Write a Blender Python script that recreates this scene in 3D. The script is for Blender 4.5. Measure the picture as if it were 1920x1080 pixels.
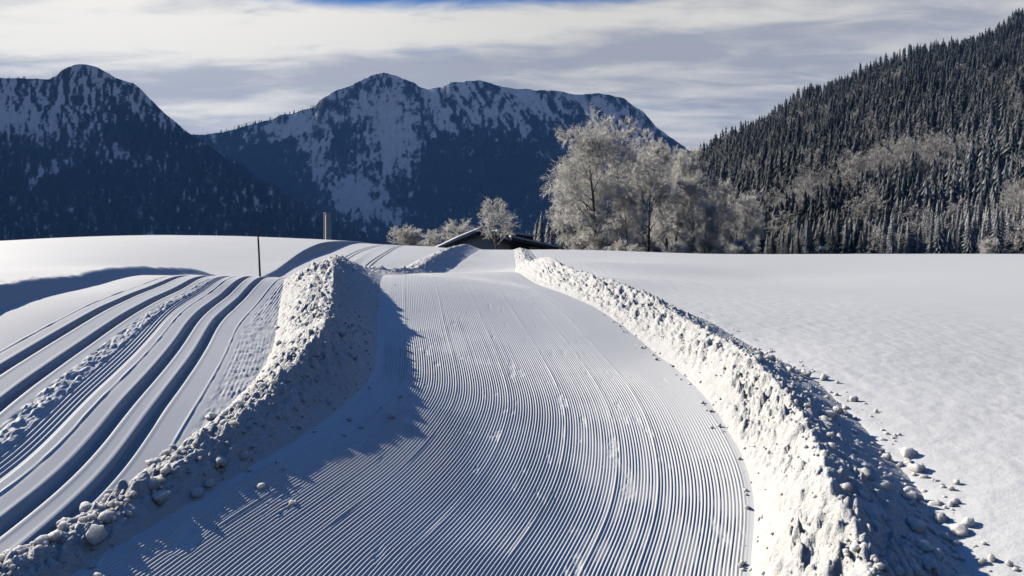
import bpy, math, random
import numpy as np
from mathutils import Vector

for o in list(bpy.data.objects):
    bpy.data.objects.remove(o)
SC = bpy.context.scene
COL = SC.collection
R = math.radians

# ------------------------------------------------------------------ camera
EYE = 2.3                      # metres above the trail where it passes the photographer
cam = bpy.data.cameras.new('camera')
cam.sensor_width = 36.0
cam.lens = 36.0 * 1450.0 / 1920.0
cam.shift_y = -80.0 / 1920.0
cam.clip_start = 0.1
cam.clip_end = 30000.0
camo = bpy.data.objects.new('camera', cam)
COL.objects.link(camo)
camo.location = (0, 0, EYE)
camo.rotation_euler = (R(90), 0, 0)
SC.camera = camo

# ------------------------------------------------------------------ light
SUN_AZ = -52.0                 # degrees from straight ahead, negative is to the left
SUN_EL = 26.5
sd = Vector((math.sin(R(SUN_AZ)) * math.cos(R(SUN_EL)), math.cos(R(SUN_AZ)) * math.cos(R(SUN_EL)), math.sin(R(SUN_EL))))
sun = bpy.data.lights.new('sun', 'SUN')
sun.energy = 4.8
sun.angle = R(0.6)
sun.color = (1.0, 0.91, 0.755)
suno = bpy.data.objects.new('sun', sun)
COL.objects.link(suno)
suno.rotation_euler = sd.to_track_quat('Z', 'Y').to_euler()
suno.location = sd * 50

W = bpy.data.worlds.new('World')
SC.world = W
W.use_nodes = True


def build_world():
    nt = W.node_tree
    nt.nodes.clear()
    N, L = nt.nodes.new, nt.links.new
    out = N('ShaderNodeOutputWorld')
    bg = N('ShaderNodeBackground')
    bg.inputs['Strength'].default_value = SKY_STRENGTH
    L(bg.outputs[0], out.inputs[0])
    sky = N('ShaderNodeTexSky')
    sky.sky_type = 'NISHITA'
    sky.sun_disc = False
    sky.sun_elevation = R(SUN_EL)
    sky.sun_rotation = R(SUN_AZ)
    sky.altitude = 900
    sky.air_density = 1.0
    sky.dust_density = 0.2
    sky.ozone_density = 3.0
    tc = N('ShaderNodeTexCoord')
    sep = N('ShaderNodeSeparateXYZ')
    L(tc.outputs['Generated'], sep.inputs[0])

    def math_(op, a, b=None, c=None, clamp=False):
        m = N('ShaderNodeMath')
        m.operation = op
        m.use_clamp = clamp
        for i, v in enumerate((a, b, c)):
            if v is None:
                continue
            if isinstance(v, (int, float)):
                m.inputs[i].default_value = v
            else:
                L(v, m.inputs[i])
        return m.outputs[0]

    def ramp(v, lo, hi, a=0.0, b=1.0):
        m = N('ShaderNodeMapRange')
        m.interpolation_type = 'SMOOTHSTEP'
        L(v, m.inputs[0])
        for i, x in zip((1, 2, 3, 4), (lo, hi, a, b)):
            m.inputs[i].default_value = x
        return m.outputs[0]
    x, y, z = sep.outputs
    zz = math_('ADD', math_('MAXIMUM', z, 0.0), 0.10)
    px = math_('DIVIDE', x, zz)
    py = math_('DIVIDE', y, zz)
    comb = N('ShaderNodeCombineXYZ')
    L(px, comb.inputs[0])
    L(py, comb.inputs[1])

    def noise(scale, sx, sy, detail, seed, rough=0.55, dist=0.0, rot=0.0):
        mp = N('ShaderNodeMapping')
        L(comb.outputs[0], mp.inputs[0])
        mp.inputs['Scale'].default_value = (sx, sy, 1)
        mp.inputs['Rotation'].default_value = (0, 0, R(rot))
        mp.inputs['Location'].default_value = (seed * 3.17, seed * 1.71, seed)
        n = N('ShaderNodeTexNoise')
        L(mp.outputs[0], n.inputs['Vector'])
        n.inputs['Scale'].default_value = scale
        n.inputs['Detail'].default_value = detail
        n.inputs['Roughness'].default_value = rough
        n.inputs['Distortion'].default_value = dist
        return n.outputs['Fac']
    soft = noise(*SKY_SOFT)
    fine = noise(*SKY_FINE)
    band = noise(*SKY_BAND)
    # a sheet of thin cloud lies low over the valley and thins out overhead
    cover0 = ramp(z, 0.275, 0.36, 1.0, -1.0)
    # a gap in the sheet over the peaks lets the blue through
    yc_ = math_('MAXIMUM', y, 0.05)
    g1 = math_('POWER', math_('ABSOLUTE', math_('DIVIDE', math_('SUBTRACT', math_('DIVIDE', x, yc_), -.20), .19)), 2.0)
    g2 = math_('POWER', math_('ABSOLUTE', math_('DIVIDE', math_('SUBTRACT', math_('DIVIDE', z, yc_), .318), .022)), 2.0)
    gap = math_('MULTIPLY', math_('POWER', 2.718, math_('MULTIPLY', math_('ADD', g1, g2), -1.0)), ramp(y, .1, .5))
    cover0 = math_('SUBTRACT', cover0, math_('MULTIPLY', gap, .48))
    cov = math_('ADD', math_('ADD', math_('MULTIPLY', soft, 0.9), math_('MULTIPLY', fine, 0.45)), math_('MULTIPLY', cover0, 0.55))
    cover = ramp(cov, 0.84, 1.14)
    # sunlit cloud against grey cloud
    lit = math_('ADD', math_('MULTIPLY', band, 0.62), math_('MULTIPLY', fine, 0.62))
    # broad bright and grey bands of the cloud sheet over the mountains
    yy = math_('MAXIMUM', y, 0.05)
    ax_, ez_ = math_('DIVIDE', x, yy), math_('DIVIDE', z, yy)
    front = ramp(y, 0.1, 0.5)
    for (cu, cv, ru, rv, amp, tilt) in SKY_BANDS:
        a0, e0 = (cu - 960) / 1450, (460 - cv) / 1450
        da = math_('SUBTRACT', ax_, a0)
        de = math_('SUBTRACT', math_('SUBTRACT', ez_, e0), math_('MULTIPLY', da, tilt))
        q1 = math_('POWER', math_('ABSOLUTE', math_('DIVIDE', da, ru / 1450)), 2.0)
        q2 = math_('POWER', math_('ABSOLUTE', math_('DIVIDE', de, rv / 1450)), 2.0)
        ex = math_('POWER', 2.718, math_('MULTIPLY', math_('ADD', q1, q2), -1.0))
        lit = math_('ADD', lit, math_('MULTIPLY', math_('MULTIPLY', ex, amp), front))
    lit = ramp(lit, 0.47, 0.80)
    dot = N('ShaderNodeVectorMath')
    dot.operation = 'DOT_PRODUCT'
    L(tc.outputs['Generated'], dot.inputs[0])
    dot.inputs[1].default_value = sd
    near = ramp(dot.outputs["Value"], 0.55, 1.0)
    gain = math_('ADD', 0.92, math_("MULTIPLY", near, 0.35))

    def rgb(c):
        n = N('ShaderNodeRGB')
        n.outputs[0].default_value = (*[v / SKY_STRENGTH for v in c], 1)
        return n.outputs[0]

    def mix(f, a, b):
        m = N('ShaderNodeMix')
        m.data_type = 'RGBA'
        L(f, m.inputs['Factor'])
        L(a, m.inputs[6])
        L(b, m.inputs[7])
        return m.outputs[2]
    cloud = mix(lit, rgb(CLOUD_GREY), rgb(CLOUD_LIT))
    vm = N('ShaderNodeVectorMath')
    vm.operation = 'SCALE'
    L(cloud, vm.inputs[0])
    L(gain, vm.inputs['Scale'])
    deep = N('ShaderNodeVectorMath')
    deep.operation = 'MULTIPLY'
    L(sky.outputs[0], deep.inputs[0])
    deep.inputs[1].default_value = SKY_TINT
    L(mix(cover, deep.outputs[0], vm.outputs[0]), bg.inputs['Color'])


SKY_STRENGTH = 0.06
SKY_TINT = (.42, .77, 1.12)
SKY_BANDS = [(100, 60, 420, 55, .16, .02), (560, 75, 380, 32, .13, .10), (500, 150, 460, 34, -.16, .05), (420, 212, 150, 22, .18, .03), (1130, 140, 190, 22, .13, -.02), (1350, 85, 500, 40, -.14, .08), (1500, 30, 420, 18, .10, .05), (1500, 200, 260, 60, -.06, 0), (1000, 50, 300, 25, .08, .1)]
SKY_SOFT = (0.55, 1.0, 1.6, 4, 2.0, 0.5, 0.2, 8)
SKY_FINE = (2.6, 1.0, 1.9, 6, 5.0, 0.6, 0.4, 8)
SKY_BAND = (0.62, 0.7, 1.9, 4, 7.3, 0.5, 0.3, 10)
CLOUD_GREY = (0.34, 0.345, 0.365)
CLOUD_LIT = (0.66, 0.63, 0.56)
build_world()
SC.view_settings.view_transform = 'Standard'
SC.view_settings.look = 'None'
SC.view_settings.gamma = 1.0
SC.view_settings.use_curve_mapping = False
SC.view_settings.exposure = 0.42
SC.cycles.max_bounces = 4
SC.cycles.diffuse_bounces = 0
SC.cycles.glossy_bounces = 1


# ------------------------------------------------------------------ helpers
def tag(o, label=None, cat=None, group=None, kind=None):
    for k, v in (('label', label), ('category', cat), ('group', group), ('kind', kind)):
        if v:
            o[k] = v
    return o


def mesh_np(name, V, faces_list, mat, smooth=True, attrs=None):
    """faces_list: list of int arrays (n x k), k = 3 or 4"""
    V = np.ascontiguousarray(V, dtype=np.float32)
    me = bpy.data.meshes.new(name)
    me.vertices.add(len(V))
    me.vertices.foreach_set('co', V.ravel())
    tot = np.concatenate([np.full(len(f), f.shape[1], np.int32) for f in faces_list])
    loops = np.concatenate([np.asarray(f, np.int32).ravel() for f in faces_list])
    me.loops.add(len(loops))
    me.loops.foreach_set('vertex_index', loops)
    me.polygons.add(len(tot))
    start = np.zeros(len(tot), np.int32)
    start[1:] = np.cumsum(tot)[:-1]
    me.polygons.foreach_set('loop_start', start)
    me.polygons.foreach_set('loop_total', tot)
    if smooth:
        me.polygons.foreach_set('use_smooth', np.ones(len(tot), bool))
    for k, a in (attrs or {}).items():
        at = me.attributes.new(k, 'FLOAT', 'POINT')
        at.data.foreach_set('value', np.ascontiguousarray(a, dtype=np.float32))
    me.update(calc_edges=True)
    me.validate()
    if mat:
        me.materials.append(mat)
    return me


def link(name, me, parent=None, loc=(0, 0, 0), rz=0.0, sc=1.0):
    o = bpy.data.objects.new(name, me)
    COL.objects.link(o)
    o.parent = parent
    o.location = loc
    o.rotation_euler = (0, 0, rz)
    if sc != 1.0:
        o.scale = (sc, sc, sc) if isinstance(sc, (int, float)) else sc
    return o


def grid_faces(nr, nc):
    i = np.arange(nr - 1)[:, None] * nc + np.arange(nc - 1)[None]
    return np.stack([i, i + 1, i + nc + 1, i + nc], -1).reshape(-1, 4)


# ------------------------------------------------------------------ noise
def _h(ix, iy, seed):
    with np.errstate(over='ignore'):
        h = (ix.astype(np.int64) * 374761393 + iy.astype(np.int64) * 668265263 + seed * 974634541) & 0xffffffff
        h = ((h ^ (h >> 13)) * 1274126177) & 0xffffffff
        h = h ^ (h >> 16)
    return (h & 0xffffff).astype(np.float64) / 0xffffff


def vnoise(x, y, seed=0):
    ix = np.floor(x)
    iy = np.floor(y)
    fx = x - ix
    fy = y - iy
    fx = fx * fx * fx * (fx * (fx * 6 - 15) + 10)
    fy = fy * fy * fy * (fy * (fy * 6 - 15) + 10)
    a, b, c, d = _h(ix, iy, seed), _h(ix + 1, iy, seed), _h(ix, iy + 1, seed), _h(ix + 1, iy + 1, seed)
    return (a + (b - a) * fx) * (1 - fy) + (c + (d - c) * fx) * fy - 0.5


def fbm(x, y, seed=0, octv=4, gain=0.5):
    s = np.zeros(np.broadcast(x, y).shape)
    a = 1.0
    for k in range(octv):
        s += a * vnoise(x + 17.3 * k, y - 9.1 * k, seed + k)
        x, y = x * 2.03, y * 2.03
        a *= gain
    return s


def bumps(x, y, cell, seed, dens=0.7, rmin=0.25, rmax=0.6):
    """rounded lumps scattered on a jittered grid: height in units of the cell"""
    x = x / cell
    y = y / cell
    ix = np.floor(x)
    iy = np.floor(y)
    out = np.zeros(x.shape)
    for dx in (-1, 0, 1):
        for dy in (-1, 0, 1):
            jx, jy = ix + dx, iy + dy
            cx = jx + _h(jx, jy, seed)
            cy = jy + _h(jx, jy, seed + 1)
            r = rmin + (rmax - rmin) * _h(jx, jy, seed + 2) ** 2
            on = _h(jx, jy, seed + 3) < dens
            d2 = (x - cx) ** 2 + (y - cy) ** 2
            hgt = np.sqrt(np.maximum(0, r * r - d2)) * on
            out = np.maximum(out, hgt)
    return out


def sst(x, a, b):
    t = np.clip((x - a) / (b - a), 0, 1)
    return t * t * (3 - 2 * t)


# ------------------------------------------------------------------ materials
def snow_mat(name, col=(0.80, 0.82, 0.85), fine=0.25, scale=40.0, dist=0.02, patch=0.0, sss=0.0, soak=1.0):
    m = bpy.data.materials.new(name)
    m.use_nodes = True
    nt = m.node_tree
    p = nt.nodes['Principled BSDF']
    p.inputs['Base Color'].default_value = (*col, 1)
    p.inputs['Roughness'].default_value = 0.65
    p.inputs['Specular IOR Level'].default_value = 0.25
    if sss:      # light soaks through loose snow
        p.inputs['Subsurface Weight'].default_value = soak
        p.inputs['Subsurface Scale'].default_value = sss
        p.inputs['Subsurface Radius'].default_value = (1, 1, 1)
    tc = nt.nodes.new('ShaderNodeTexCoord')
    n = nt.nodes.new('ShaderNodeTexNoise')
    n.inputs['Scale'].default_value = scale
    n.inputs['Detail'].default_value = 4
    n.inputs['Roughness'].default_value = 0.65
    b = nt.nodes.new('ShaderNodeBump')
    b.inputs['Strength'].default_value = fine
    b.inputs['Distance'].default_value = dist
    nt.links.new(tc.outputs['Object'], n.inputs['Vector'])
    nt.links.new(n.outputs['Fac'], b.inputs['Height'])
    nt.links.new(b.outputs['Normal'], p.inputs['Normal'])
    if patch:
        n2 = nt.nodes.new('ShaderNodeTexNoise')
        n2.inputs['Scale'].default_value = 0.35
        n2.inputs['Detail'].default_value = 5
        nt.links.new(tc.outputs['Object'], n2.inputs['Vector'])
        mx = nt.nodes.new('ShaderNodeMix')
        mx.data_type = 'RGBA'
        mx.inputs[6].default_value = (*[c * (1 - patch) for c in col], 1)
        mx.inputs[7].default_value = (*[min(0.9, c * (1 + patch * 0.3)) for c in col], 1)
        nt.links.new(n2.outputs['Fac'], mx.inputs['Factor'])
        nt.links.new(mx.outputs[2], p.inputs['Base Color'])
    return m


def attr_mat(name, attr, stops, rough=0.9, noise=None, sss=0.0):
    """base colour from a per-vertex property (how frosted or snowy that spot is)"""
    m = bpy.data.materials.new(name)
    m.use_nodes = True
    nt = m.node_tree
    p = nt.nodes['Principled BSDF']
    p.inputs['Roughness'].default_value = rough
    p.inputs['Specular IOR Level'].default_value = 0.1
    if sss:      # rime and snow let light through
        p.inputs['Subsurface Weight'].default_value = 1.0
        p.inputs['Subsurface Scale'].default_value = sss
        p.inputs['Subsurface Radius'].default_value = (1, .95, .9)
    a = nt.nodes.new('ShaderNodeAttribute')
    a.attribute_name = attr
    cr = nt.nodes.new('ShaderNodeValToRGB')
    e = cr.color_ramp.elements
    while len(e) < len(stops):
        e.new(0.5)
    for k, (pos, c) in enumerate(stops):
        e[k].position = pos
        e[k].color = (*c, 1)
    src = a.outputs['Fac']
    if noise:
        sc, amp = noise[:2]
        tc = nt.nodes.new('ShaderNodeTexCoord')
        mp = nt.nodes.new('ShaderNodeMapping')
        mp.inputs['Scale'].default_value = noise[2] if len(noise) > 2 else (1, 1, 1)
        n = nt.nodes.new('ShaderNodeTexNoise')
        n.inputs['Scale'].default_value = sc
        n.inputs['Detail'].default_value = 6
        n.inputs['Roughness'].default_value = 0.65
        nt.links.new(tc.outputs['Object'], mp.inputs[0])
        nt.links.new(mp.outputs[0], n.inputs['Vector'])
        ma = nt.nodes.new('ShaderNodeMath')
        ma.operation = 'MULTIPLY_ADD'
        nt.links.new(n.outputs['Fac'], ma.inputs[0])
        ma.inputs[1].default_value = amp
        ad = nt.nodes.new('ShaderNodeMath')
        ad.operation = 'SUBTRACT'
        nt.links.new(src, ad.inputs[0])
        ad.inputs[1].default_value = amp * 0.5
        nt.links.new(ad.outputs[0], ma.inputs[2])
        src = ma.outputs[0]
    nt.links.new(src, cr.inputs['Fac'])
    nt.links.new(cr.outputs['Color'], p.inputs['Base Color'])
    return m


def plain_mat(name, col, rough=0.8, noise=0.0, scale=8.0):
    m = bpy.data.materials.new(name)
    m.use_nodes = True
    nt = m.node_tree
    p = nt.nodes['Principled BSDF']
    p.inputs['Base Color'].default_value = (*col, 1)
    p.inputs['Roughness'].default_value = rough
    if noise:
        tc = nt.nodes.new('ShaderNodeTexCoord')
        n = nt.nodes.new('ShaderNodeTexNoise')
        n.inputs['Scale'].default_value = scale
        n.inputs['Detail'].default_value = 5
        nt.links.new(tc.outputs['Object'], n.inputs['Vector'])
        mx = nt.nodes.new('ShaderNodeMix')
        mx.data_type = 'RGBA'
        mx.inputs[6].default_value = (*[c * (1 - noise) for c in col], 1)
        mx.inputs[7].default_value = (*[min(0.9, c * (1 + noise)) for c in col], 1)
        nt.links.new(n.outputs['Fac'], mx.inputs['Factor'])
        nt.links.new(mx.outputs[2], p.inputs['Base Color'])
    return m


M_SNOW = snow_mat('groomed_snow', fine=0.12, scale=60, dist=0.006)
M_FIELD = snow_mat('field_snow', fine=0.5, scale=24, dist=0.012, patch=0.04)
M_BANK = snow_mat('bank_snow', col=(0.73, 0.74, 0.755), fine=0.85, scale=30, dist=0.03, sss=.012, soak=.4)
M_CLUMP = snow_mat('clump_snow', col=(0.88, 0.89, 0.90), fine=0.4, scale=3.0, dist=0.06, sss=.06)
# ------------------------------------------------------------------ terrain heights: measured points X, Y, Z in metres
CP_FIT=[0.08,24.56,1.419,0.19,20.79,1.296,1.19,18.50,1.190,1.64,14.90,1.016,2.08,13.27,0.772,2.26,12.01,0.586,2.36,10.58,0.528,2.28,9.37,0.472,2.21,8.35,0.399,2.21,7.66,0.344,2.09,6.96,0.284,2.02,6.51,0.230,1.85,5.92,0.151,1.67,5.48,0.082,1.59,5.27,0.046,-2.66,17.17,1.684,-2.41,14.91,1.518,-2.15,12.57,1.104,-1.87,10.73,0.923,-1.58,8.86,0.766,-1.68,7.15,0.653,-1.95,6.14,0.586,-2.15,5.39,0.517,-2.34,4.91,0.472,-2.51,4.38,0.429,-4.47,6.76,1.197,-4.63,7.59,1.305,-4.90,8.96,1.466,-5.20,10.62,1.616,-5.40,12.23,1.724,-5.28,12.62,1.769,-4.15,6.26,1.062,-4.29,7.10,1.191,-4.54,8.22,1.336,-4.83,9.87,1.506,-5.18,12.00,1.666,-5.08,12.78,1.753,-3.19,6.03,0.830,-3.45,7.40,1.041,-3.76,8.70,1.210,-4.08,10.03,1.355,-4.57,12.19,1.544,-4.43,13.47,1.727,-2.96,6.16,0.800,-3.31,7.66,1.033,-3.67,8.96,1.208,-3.91,10.12,1.323,-4.29,12.19,1.488,-4.25,13.68,1.721,-3.36,5.87,0.842,-3.53,6.74,0.998,-3.78,7.76,1.140,-4.15,9.21,1.326,-4.32,9.99,1.404,-4.55,11.44,1.511,-4.62,12.97,1.689,-2.65,6.33,0.758,-2.96,7.66,0.961,-3.29,9.04,1.136,-3.78,11.04,1.335,-4.06,13.18,1.603,-4.77,7.20,1.299,-4.92,8.01,1.398,-5.23,9.56,1.575,-5.42,10.92,1.673,-5.52,12.00,1.735]
CP_MAN=[-1.86,24.50,1.438,-0.18,25.50,1.438,-2.90,21.00,1.540,-1.50,30.00,1.020,0.00,30.00,1.050,-2.00,37.00,0.620,0.30,37.00,0.700,-3.00,42.00,0.600,-1.94,47.00,0.744,0.00,50.00,0.817,-2.16,57.00,1.121,0.00,60.00,1.183,-2.73,72.00,1.605,0.10,76.00,1.776,-3.11,82.00,1.848,0.00,84.00,1.808,-3.00,110.00,0.800,4.00,110.00,0.900,-5.92,14.30,1.728,-5.24,14.60,1.706,-4.61,15.20,1.671,-5.20,19.00,1.250,-6.20,24.00,1.050,-4.50,19.00,1.200,-7.00,30.00,0.950,-6.00,36.00,0.950,-8.50,38.00,1.100,-4.50,30.00,1.000,-9.56,47.00,1.425,-9.93,45.00,1.307,-7.27,49.00,1.286,-11.12,62.00,1.958,-8.83,64.00,1.859,-12.64,78.00,2.354,-9.38,80.00,2.245,-9.68,54.00,1.630,-6.10,52.00,1.296,-4.14,50.00,0.921,-12.00,110.00,1.000,-6.28,70.00,1.817,-6.07,80.00,1.969,-5.96,9.00,1.586,-6.56,11.50,1.666,-7.24,15.00,1.731,-7.57,18.00,1.630,-50.32,76.00,2.719,-66.04,76.00,2.195,-45.19,78.00,3.080,-36.41,80.00,3.293,-28.14,80.00,3.072,-19.86,80.00,2.769,-97.49,76.00,1.776,-26.07,30.00,1.472,-16.55,25.00,1.559,-15.72,30.00,1.679,-18.21,40.00,1.803,-12.06,38.00,1.252,-13.45,50.00,1.610,-26.40,58.00,2.300,-30.00,110.00,1.800,-60.00,110.00,2.200,-20.00,5.00,2.000,-9.00,5.50,1.750,2.76,4.50,0.360,3.19,6.15,0.476,3.40,7.50,0.567,3.72,10.00,0.700,3.67,14.00,0.900,3.16,20.80,1.038,2.51,28.00,1.199,2.03,42.00,1.431,20.63,88.00,1.359,38.84,88.00,1.329,58.26,88.00,1.329,93.46,88.00,1.268,11.27,86.00,1.707,5.34,86.00,1.855,6.35,9.80,0.678,14.26,22.00,0.783,11.53,38.00,0.728,18.37,36.00,0.810,23.37,22.00,0.783,7.43,7.00,0.659,9.10,55.00,1.162,27.37,62.00,1.017,10.00,3.00,0.420,6.00,2.40,0.350,2.60,3.00,0.100,0.50,3.00,-0.100,-1.50,3.00,0.200,-3.20,4.00,0.550,-4.00,3.00,0.700,-2.50,2.00,0.300,1.00,2.00,-0.150,10.00,115.00,0.700,40.00,115.00,0.800,100.00,115.00,0.800]
CP = np.array(CP_FIT + CP_MAN).reshape(-1, 3)


def _q(X, Y):
    q1 = 1.3 * X / (Y + 2.5)
    q1 = 1.7 * np.tanh(q1 / 1.7) if False else np.clip(q1, -1.75, 1.75)
    return q1, np.log(Y + 1.5)


def _phi(r):
    return np.where(r > 1e-9, r * r * np.log(np.maximum(r, 1e-9)), 0)


def _solve():
    q = np.stack(_q(CP[:, 0], CP[:, 1]), -1)
    n = len(q)
    lam = np.r_[np.full(len(CP_FIT) // 3, 3e-3), np.full(len(CP_MAN) // 3, 2e-3)]
    K = _phi(np.linalg.norm(q[:, None] - q[None], axis=-1)) + np.diag(lam)
    P = np.c_[np.ones(n), q]
    A = np.block([[K, P], [P.T, np.zeros((3, 3))]])
    w = np.linalg.solve(A, np.r_[CP[:, 2], 0, 0, 0])
    gx = np.linspace(-1.8, 1.8, 301)
    gy = np.linspace(math.log(3.0), math.log(130), 301)
    G = np.zeros((301, 301))
    for j in range(301):
        c = np.stack([gx, np.full(301, gy[j])], -1)
        G[j] = _phi(np.linalg.norm(c[:, None] - q[None], axis=-1)) @ w[:n] + w[n] + c @ w[n + 1:]
    k = np.array([1, 4, 6, 4, 1]) / 16
    for ax in (0, 1):
        Gp = np.pad(G, [(2, 2) if a == ax else (0, 0) for a in (0, 1)], mode='edge')
        G = sum(k[i] * (Gp[i:i + 301] if ax == 0 else Gp[:, i:i + 301]) for i in range(5))
    return gx, gy, G


GX, GY, GZ = _solve()


def base(X, Y):
    X, Y = np.broadcast_arrays(np.asarray(X, float), np.asarray(Y, float))
    q1, q2 = _q(X, Y)
    a = np.clip((q1 - GX[0]) / (GX[1] - GX[0]), 1, 298.999)
    b = np.clip((q2 - GY[0]) / (GY[1] - GY[0]), 1, 298.999)
    ia, ib = a.astype(int), b.astype(int)
    fa, fb = a - ia, b - ib

    def cw(t):
        return (-.5 * t + t * t - .5 * t ** 3, 1 - 2.5 * t * t + 1.5 * t ** 3, .5 * t + 2 * t * t - 1.5 * t ** 3, -.5 * t * t + .5 * t ** 3)
    wa, wb = cw(fa), cw(fb)
    out = np.zeros(X.shape)
    for i in range(4):
        for j in range(4):
            out += wb[i] * wa[j] * GZ[ib + i - 1, ia + j - 1]
    return out


def curve(tab):
    """smooth X(Y) through the table (monotone-ish cubic in log Y)"""
    t = np.array(tab, float)
    lx, v = np.log(t[:, 0]), t[:, 1]
    fine = np.linspace(lx[0] - .3, lx[-1] + .3, 900)
    y = np.interp(fine, lx, v)
    w = np.hanning(61)
    w /= w.sum()
    y = np.convolve(np.pad(y, 30, mode='edge'), w, mode='valid')
    return lambda Y: np.interp(np.log(Y), fine, y)


SL = curve([(2.2, -3.0), (4.4, -2.48), (4.9, -2.34), (5.5, -2.15), (6.2, -1.93), (7.2, -1.68), (8.9, -1.52), (10.8, -1.8), (12.5, -2.1), (14.9, -2.42), (17, -2.7), (21, -3.05), (25, -3.3), (32, -3.6), (40, -3.7), (48, -3.6), (58, -3.45), (73, -3.2), (110, -3)])
SR = curve([(2.2, .9), (5, 1.5), (5.5, 1.67), (6.2, 1.93), (7, 2.1), (8, 2.22), (9.4, 2.3), (10.6, 2.32), (12, 2.24), (13.3, 2.05), (15, 1.7), (18, 1.1), (21, .55), (24.5, .15), (30, -.05), (38, .05), (46, .22), (58, .2), (68, .14), (110, 0)])
LB = curve([(2.2, -3.6), (4.4, -2.93), (5, -2.8), (6, -2.68), (7, -2.62), (8, -2.66), (9.5, -2.93), (11.5, -3.5), (13.5, -4.05), (17, -4.8), (21, -5.3), (25, -5.6), (32, -6.0), (42, -6.3), (57, -6.5), (73, -6.3), (110, -6.3)])
RO = curve([(2.2, 2.0), (4.6, 2.8), (5, 2.91), (5.6, 3.1), (6.2, 3.25), (7, 3.38), (7.7, 3.5), (9.1, 3.75), (10.3, 3.85), (12, 3.85), (14.3, 3.75), (18, 3.35), (21, 3.0), (25, 2.6), (30, 2.3), (37, 2.2), (46, 2.2), (60, 2.2), (110, 2)])
MR = curve([(2.2, -2.9), (4.5, -2.96), (5.5, -2.97), (6.1, -3.07), (7.4, -3.31), (8.7, -3.6), (10, -3.97), (12.1, -4.36), (14, -4.58), (17, -5.1), (21, -5.7), (25, -6.2), (32, -7.1), (40, -7.8), (48, -8.5), (58, -9.4), (70, -10.5), (110, -13)])
ML = curve([(2.2, -3.6), (4.5, -3.9), (6.5, -4.28), (7.35, -4.43), (8.6, -4.68), (10.2, -4.99), (12.1, -5.29), (13.5, -5.48), (17, -5.95), (21, -6.5), (25, -7.1), (32, -8.3), (40, -9.4), (48, -10.3), (58, -11.5), (70, -12.2), (110, -14.5)])
LE = curve([(2.2, -4.4), (5, -4.95), (7.76, -5.45), (8.56, -5.75), (10.5, -6.1), (12.4, -6.3), (14, -6.5), (17, -6.85), (21, -7.4), (25, -8.0), (32, -9.4), (40, -11.2), (48, -12.6), (61, -14.0), (80, -15.2), (110, -16)])
LBH = curve([(2.2, .10), (4.2, .10), (5, .11), (6, .145), (7, .26), (8, .40), (9, .50), (11, .52), (14.6, .48), (17, .42), (21, .36), (25, .4), (32, .4), (40, .45), (48, .6), (58, .66), (70, .6), (85, .45), (110, .2)])
RBH = curve([(2.2, .55), (4, .6), (5, .62), (6, .52), (7, .46), (8, .44), (10, .44), (13, .44), (16, .43), (19.5, .5), (25, .6), (30, .55), (40, .42), (60, .3), (110, .1)])
CUT = curve([(2.2, .3), (5, .27), (9, .22), (12, .18), (18, .13), (25, .12), (30, .2), (36, .25), (43, .36), (50, .55), (55, .65), (62, .5), (75, .15), (110, .02)])


def rows(a, b, step_near, step_far, split=20.0):
    n1 = int(math.log(split / a) / step_near)
    n2 = int(math.log(b / split) / step_far)
    return np.concatenate([np.geomspace(a, split, n1, endpoint=False), np.geomspace(split, b, n2)])


Y0, Y1 = 2.4, 105.0


# ---- the skating lane: a corduroy of ridges pressed by the groomer
def skating_lane():
    Y = rows(Y0, Y1, .0046, .014)[:, None]
    NR, PER = 132, 4
    t = np.linspace(-0.03, 1.03, int(NR * PER * 1.06) + 1)[None]
    xl, xr = SL(Y), SR(Y)
    X = xl + (xr - xl) * t
    Yb = np.broadcast_to(Y, X.shape)
    Z = base(X, Yb)
    ph = (t * NR) % 1.0
    idx = np.floor(t * NR)
    rid = np.clip(1.3 * np.sin(np.pi * ph) ** 1.5 - 0.12, 0, 1)
    amp = 0.0145 * (1 - .8 * sst(Yb, 8.5, 15)) * (1 + .4 * (1 - sst(t, .1, .4))) * (0.85 + 0.3 * vnoise(idx * 1.7, Yb * .35, 5)) * (0.9 + 0.9 * fbm(X * 1.2, Yb * .7, 11, 3))
    # crumbled spots where ridges broke
    crumb = np.maximum(sst(fbm(X * 5.0, Yb * 1.2, 21, 3), .46, .62), .8 * sst(fbm(X * 9.0, Yb * 2.2, 22, 3), .45, .6))
    edge = sst(t, 0.0, 0.02) * (1 - sst(t, .985, 1.0))
    smooth_r = 1 - sst(t, 0.80, 0.93) * sst(Yb, 7.0, 10.0)
    Z = Z + amp * rid * (1 - .6 * crumb) * edge * np.clip(smooth_r, .1, 1)
    Z += crumb * .008 * fbm(X * 26, Yb * 26, 31, 3)
    # overlap seams left between passes
    for t0, wd, hh in ((.085, .006, .009), (.24, .004, .007), (.40, .004, .008), (.565, .004, .009), (.70, .005, .007), (.80, .004, .008)):
        tt = t + .004 * fbm(Yb * .5, Yb * 0 + t0 * 40, 41, 2)
        Z += hh * .55 * (1 - .6 * sst(Yb, 9, 16)) * np.exp(-((tt - t0) / wd) ** 2) * (.35 + 1.0 * np.clip(.5 + 1.6 * fbm(Yb * 2.5, Yb * 0 + t0 * 9, 51, 3), 0, 1))
    Z += .012 * fbm(X * .6, Yb * .35, 61, 3)
    me = mesh_np('skating_trail', np.stack([X, Yb, Z], -1).reshape(-1, 3), [grid_faces(*X.shape)], M_SNOW)
    return tag(link('skating_trail', me), kind='structure')


# ---- the classic lane: two pairs of set tracks
def track_groove(d, half=.046, depth=.085, wall=.008):
    return -depth * (1 - sst(np.abs(d), half, half + wall))


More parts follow.
